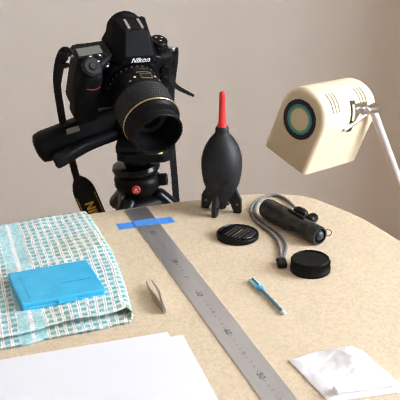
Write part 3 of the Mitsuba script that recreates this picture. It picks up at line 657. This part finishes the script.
plain('m_ribbed', (0.016, 0.016, 0.016), 0.5, 0.35)
put('camera__lens__focus_ring', K(moved(ribbed(51, 89, 41.2), MY)), 'm_ribbed', False)
put('camera__lens__gold_ring', LZ([(38, 89.8), (41.0, 89.8), (41.5, 90.2), (41.5, 91.4), (41.0, 91.8), (38, 91.8), (38, 89.8)]), 'm_gold', 30, label='thin gold ring')
put('camera__lens__front_barrel', LZ([(33, 85), (40.6, 85), (40.6, 95), (38.0, 98), (35.6, 99), (35.0, 108), (33, 108), (33, 85)]), 'm_black', 30)
put('camera__lens__filter_rim', LZ([(32, 106), (35.0, 106), (35.6, 107.5), (35.6, 110), (35.0, 111), (35.5, 112.5), (35.5, 115), (35.0, 116), (35.4, 117), (35.4, 119.5), (34.6, 120.5), (32.2, 120.5), (31.6, 119), (31.0, 117), (30.6, 113), (29.6, 108), (29.2, 107.5), (31.6, 107), (32, 106)]), 'm_black', 30)
put('camera__lens__inner_baffle', LZ([(29.4, 108), (22, 90), (22, 86), (31, 86), (31, 107.5), (29.4, 108)]), 'm_rubber', 30)
put('camera__lens__front_glass', LZ([(0, 82), (22.4, 82), (22.4, 86), (18, 88), (12, 89.6), (6, 90.4), (0, 90.6)]), 'm_lens_glass', 40)
for i in range(17):
    a = math.radians(90 + (i - 8) * 12.5); L = 3.4 if i % 2 else 2.2
    M = MY @ frame((37.5 * math.cos(a), 37.5 * math.sin(a), 14), (-math.sin(a), math.cos(a), 0), (0, 0, 1), (math.cos(a), math.sin(a), 0))
    put('camera__lens__index_mark', K(moved(trimesh.creation.box(bounds=[(-.5, -L / 2, -.2), (.5, L / 2, .25)]), M)), 'm_grey_ink', False)
def on_lens(a_deg, d, r):
    a = math.radians(a_deg)
    return MY @ frame((r * math.cos(a), r * math.sin(a), d), (-math.sin(a) * -1, math.cos(a) * -1, 0), (0, 0, -1), (math.cos(a), math.sin(a), 0))
# distance scale window with gold frame, facing up and towards the viewer
aw = 84
put('camera__lens__scale_window', K(moved(rbox((-8, -4.5, -2.0), (8, 4.5, .7), .6, 8), on_lens(aw, 39, 39.5))), 'm_black_gloss', 30)
for lo, hi in (((-8.6, 4.4, -.5), (8.6, 5.0, .9)), ((-8.6, -5.0, -.5), (8.6, -4.4, .9)), ((-8.6, -4.4, -.5), (-8.0, 4.4, .9)), ((8.0, -4.4, -.5), (8.6, 4.4, .9))):
    put('camera__lens__window_frame', K(moved(trimesh.creation.box(bounds=[lo, hi]), on_lens(aw, 39, 39.5))), 'm_gold', False)
for da, d in ((-24, 36), (24, 38), (-34, 40), (36, 42)):
    put('camera__lens__white_mark', K(moved(trimesh.creation.box(bounds=[(-1.6, -1.2, -.6), (1.6, 1.2, .4)]), on_lens(aw + da, d, 39.5))), 'm_white_ink' if d < 39 else 'm_grey_ink', False)
for i, da in enumerate((-14, -7, 0, 7, 14)):
    put('camera__lens__gold_mark', K(moved(trimesh.creation.box(bounds=[(-1.8, -.8, -.6), (1.8, .8, .4)]), on_lens(aw + da, 29.5, 39.5))), 'm_gold', False)

# ---- strap
def ribbon(pts, w, th, ref, n=60, mat='m_webbing', name='camera__strap', scale=None):
    P = spline(pts, n)
    return put(name, sweep(P, rect(w, th), ref=ref, scale=scale), mat, 30)
lugL, lugR = loc((-88, 18, 39)), loc((70, 18, 39))
ribbon([lugL, lugL + np.array([-.006, .0, .008]), spot(62, 53, y=1.395), spot(58, 66, y=1.405), spot(57, 84, y=1.425), spot(60, 106, y=1.445), spot(64, 128, y=1.455), spot(70, 152, y=1.462), spot(75, 172, y=1.465), spot(78, 182, y=1.465)], .0125, .0022, (.25, 1, 0), 80)
ribbon([lugL + np.array([-.004, -.004, 0]), spot(64, 58, y=1.388), spot(60, 70, y=1.395), spot(57, 88, y=1.410)], .011, .002, (.25, 1, 0), 30)
for q in ((64, 54), (64, 66)):
    put('camera__strap__buckle', moved(rbox((-.008, -.003, -.0035), (.008, .003, .0035), .0012, 8), frame(spot(*q, y=1.386), (1, .2, .2), (-.2, 1, 0), (-.2, 0, 1))), 'm_black_gloss', 30)
# wide shoulder pad
PA, PB = spot(78, 177, y=1.466), spot(112, 255, y=1.475)
pdx = (PB - PA) / np.linalg.norm(PB - PA); pl_ = np.linalg.norm(PB - PA)
pn = np.array([.1, -1, .1]); pn -= pdx * (pn @ pdx); pn /= np.linalg.norm(pn); px_ = np.cross(pdx, pn) * -1
if px_[0] < 0: px_ = -px_
hw = .0195
outl = [(-.006, 0), (.006, 0)] + [(hw * math.sin(t), .034 - .034 * math.cos(t)) for t in np.linspace(.35, 1.57, 12)] + [(hw, pl_), (-hw, pl_)] + [(-hw * math.sin(t), .034 - .034 * math.cos(t)) for t in np.linspace(1.57, .35, 12)]
MPd = frame(PA, px_, pdx, np.cross(px_, pdx))
pz = np.cross(px_, pdx); sgn = 1 if pz[1] < 0 else -1
put('camera__strap__shoulder_pad', moved(prism(outl, .004, -.002), MPd), 'm_webbing', False, label='wide shoulder pad with yellow lettering')
for s_ in (-1, 1):
    put('camera__strap__gold_edge', moved(trimesh.creation.box(bounds=[(s_ * (hw - .0030) - .0004, .035, sgn * .002 - .0002), (s_ * (hw - .0030) + .0004, pl_, sgn * .002 + .0002)]), MPd), 'm_yellow_ink', False)
sm = meshkit.text_mesh('Nikon', .015, .0004, bold=True)
sm.apply_translation([0, -.0075, -.0002])
tdir = pdx; tup_ = np.cross(-np.array(pz) * -sgn, tdir)
zf = np.array(pz) * sgn
put('camera__strap__lettering', moved(sm, frame(PA + pdx * .049 + zf * .0021, tdir, np.cross(zf, tdir), zf)), 'm_yellow_ink', False)
# the other end of the strap
ribbon([lugR, spot(175, 54, y=1.475), spot(174, 66, y=1.478), spot(172, 82, y=1.480), spot(171, 100, y=1.480), spot(171, 130, y=1.480), spot(173, 160, y=1.480), spot(175.5, 190, y=1.480), spot(177, 215, y=1.480), spot(178, 240, y=1.480)], .0115, .0022, (-.1, 1, 0), 80)
ribbon([spot(171, 76, y=1.472), spot(174, 84, y=1.470), spot(180, 89, y=1.466), spot(187, 92.5, y=1.462), spot(194, 96, y=1.458)], .0075, .002, (.3, -1, .3), 40, scale=np.linspace(1.25, .6, 40))
for q in ((173, 52), (172.5, 64)):
    put('camera__strap__buckle', moved(rbox((-.005, -.003, -.0060), (.005, .003, .0060), .0012, 8), frame(spot(*q, y=1.470), (1, .1, 0), (-.1, 1, 0), (0, 0, 1))), 'm_black_gloss', 30)
tag('camera', 'black digital camera with large macro lens and neck strap mounted on the tripod', 'camera')

# ------------------------------------------------------------------ desk lamp: local axes W (width), U (up, away from the mouth), L (length)
def cam_dir(a, b, c): q = np.array(a * RIGHT + b * DOWN + c * FWD); return q / np.linalg.norm(q)
Lx = cam_dir(.697, -.199, .689)
Ux = cam_dir(.288, -.802, -.523); Ux = Ux - Lx * (Ux @ Lx); Ux /= np.linalg.norm(Ux)
Wx = np.cross(Ux, Lx)
if Wx @ RIGHT < 0: Wx = -Wx
LO = spot(299.5, 119.5, y=1.545)
ML = frame(LO, Wx, Ux, Lx)
hwid, hlen, hbot, rtop = .0520, .1600, .0855, .0570
def hood_ring(inset, l, n=40):
    a = np.linspace(0, np.pi, n)
    e = 2.25
    pts = [((hwid - inset) * np.sign(np.cos(t)) * abs(np.cos(t)) ** (2 / e), (rtop - inset) * abs(np.sin(t)) ** (2 / e)) for t in a]
    pts = pts + [(-(hwid - inset), -hbot * .5), (-(hwid - inset) * 1.0, -hbot), ((hwid - inset), -hbot), ((hwid - inset), -hbot * .5)]
    return np.array([(x, y, l) for x, y in pts])
def hood_solid(off):
    r = .010 - off; rs = []
    for t in np.linspace(0, np.pi / 2, 8): rs.append(hood_ring(off + r * (1 - math.sin(t)), off + r * (1 - math.cos(t))))
    for t in np.linspace(np.pi / 2, 0, 8): rs.append(hood_ring(off + r * (1 - math.sin(t)), hlen - off - r * (1 - math.cos(t))))
    m = skin(rs)
    return m3.Manifold(m3.Mesh(np.array(m.vertices, np.float32), np.array(m.faces, np.uint32)))
outer = hood_solid(0.0); inner = hood_solid(.0028).translate([0, -.003, 0])
shell = outer - inner
for l0 in (.024, .033, .042, .108, .117, .126):
    wedge = outline([(0, 0)] + [(.09 * math.cos(math.radians(t)), .09 * math.sin(math.radians(t))) for t in np.linspace(38, 78, 12)]).extrude(.0030).translate([0, 0, l0])
    core = m3.Manifold.cylinder(.2, .035, .035, 40).translate([0, 0, -.02])
    shell = shell - (wedge - core)
put('desk_lamp__hood', moved(shell, ML), 'm_cream', 35)
def ring_(r0_, r1_, z, mat, nm):
    m = m3.CrossSection.circle(r1_, 72)
    if r0_ > 0: m = m - m3.CrossSection.circle(r0_, 72)
    put('desk_lamp__ring_sticker__' + nm, moved(moved(m.extrude(.0006), frame((0, 0, z), (1, 0, 0), (0, 1, 0), (0, 0, 1))), ML), mat, False)
ring_(.0275, .0362, -.0005, 'm_ring_black', 'black_ring')
ring_(.0237, .0275, -.0005, 'm_ring_teal', 'teal_ring')
ring_(.0200, .0237, -.0005, 'm_ring_green', 'green_ring')
# joint on the side: dark slot, chrome strap, knuckle
def skin_pt(deg, extra=0.0):
    t = math.radians(deg); e = 2.25
    q = np.array([hwid * abs(math.cos(t)) ** (2 / e), rtop * abs(math.sin(t)) ** (2 / e)])
    nrm = np.array([math.cos(t), math.sin(t)]); return q + nrm * extra, nrm
def side_plate(name, d0, d1, l0, l1, th, mat, lift=0.0):
    rows = []
    for d in np.linspace(d0, d1, 12):
        if d >= 0: q, nr = skin_pt(d)
        else: q, nr = np.array([hwid, hwid * math.tan(math.radians(d))]), np.array([1.0, 0])
        a, b = q + nr * (lift - .001), q + nr * (lift + th)
        rows.append(np.array([(*a, l0), (*a, l1), (*b, l1), (*b, l0)]))
    return put(name, moved(skin(rows), ML), mat, 30)
for l0 in (.019, .103): side_plate('desk_lamp__vent_baffle', 34, 82, l0, l0 + .028, .001, 'm_slot', -.0030)
side_plate('desk_lamp__joint_slot', -8, 52, .078, .092, .0012, 'm_slot')
side_plate('desk_lamp__joint_bracket', 14, 44, .080, .118, .005, 'm_chrome', .002)
(kq, kn) = skin_pt(30, .014); KP = LO + Wx * kq[0] + Ux * kq[1] + Lx * .124
put('desk_lamp__joint_strut', rod(LO + Wx * (hwid + .003) + Ux * .000 + Lx * .066, KP, .0035, .0050), 'm_chrome', 30)
put('desk_lamp__knuckle', balls([(*(KP + Lx * .004), .0105), (*(KP - Lx * .016), .008)], 24), 'm_chrome', 40)
adir = spot(402, 189, y=1.625) - KP; adir /= np.linalg.norm(adir)
AE = KP + adir * ((KP[2] - .04) / -adir[2])
put('desk_lamp__arm', rod(KP, AE, .0072, .0072, 28), 'm_arm', 30)
put('desk_lamp__base', moved(lathe([(0, .0005), (.125, .0005), (.13, .004), (.13, .022), (.122, .032), (.03, .046), (.018, .06), (0, .06)], 64), frame((AE[0], AE[1], 0), (1, 0, 0), (0, 1, 0), (0, 0, 1))), 'm_cream', 30)
tag('desk_lamp', 'cream retro lamp with ringed end on a slanted pale arm beyond the table', 'lamp')
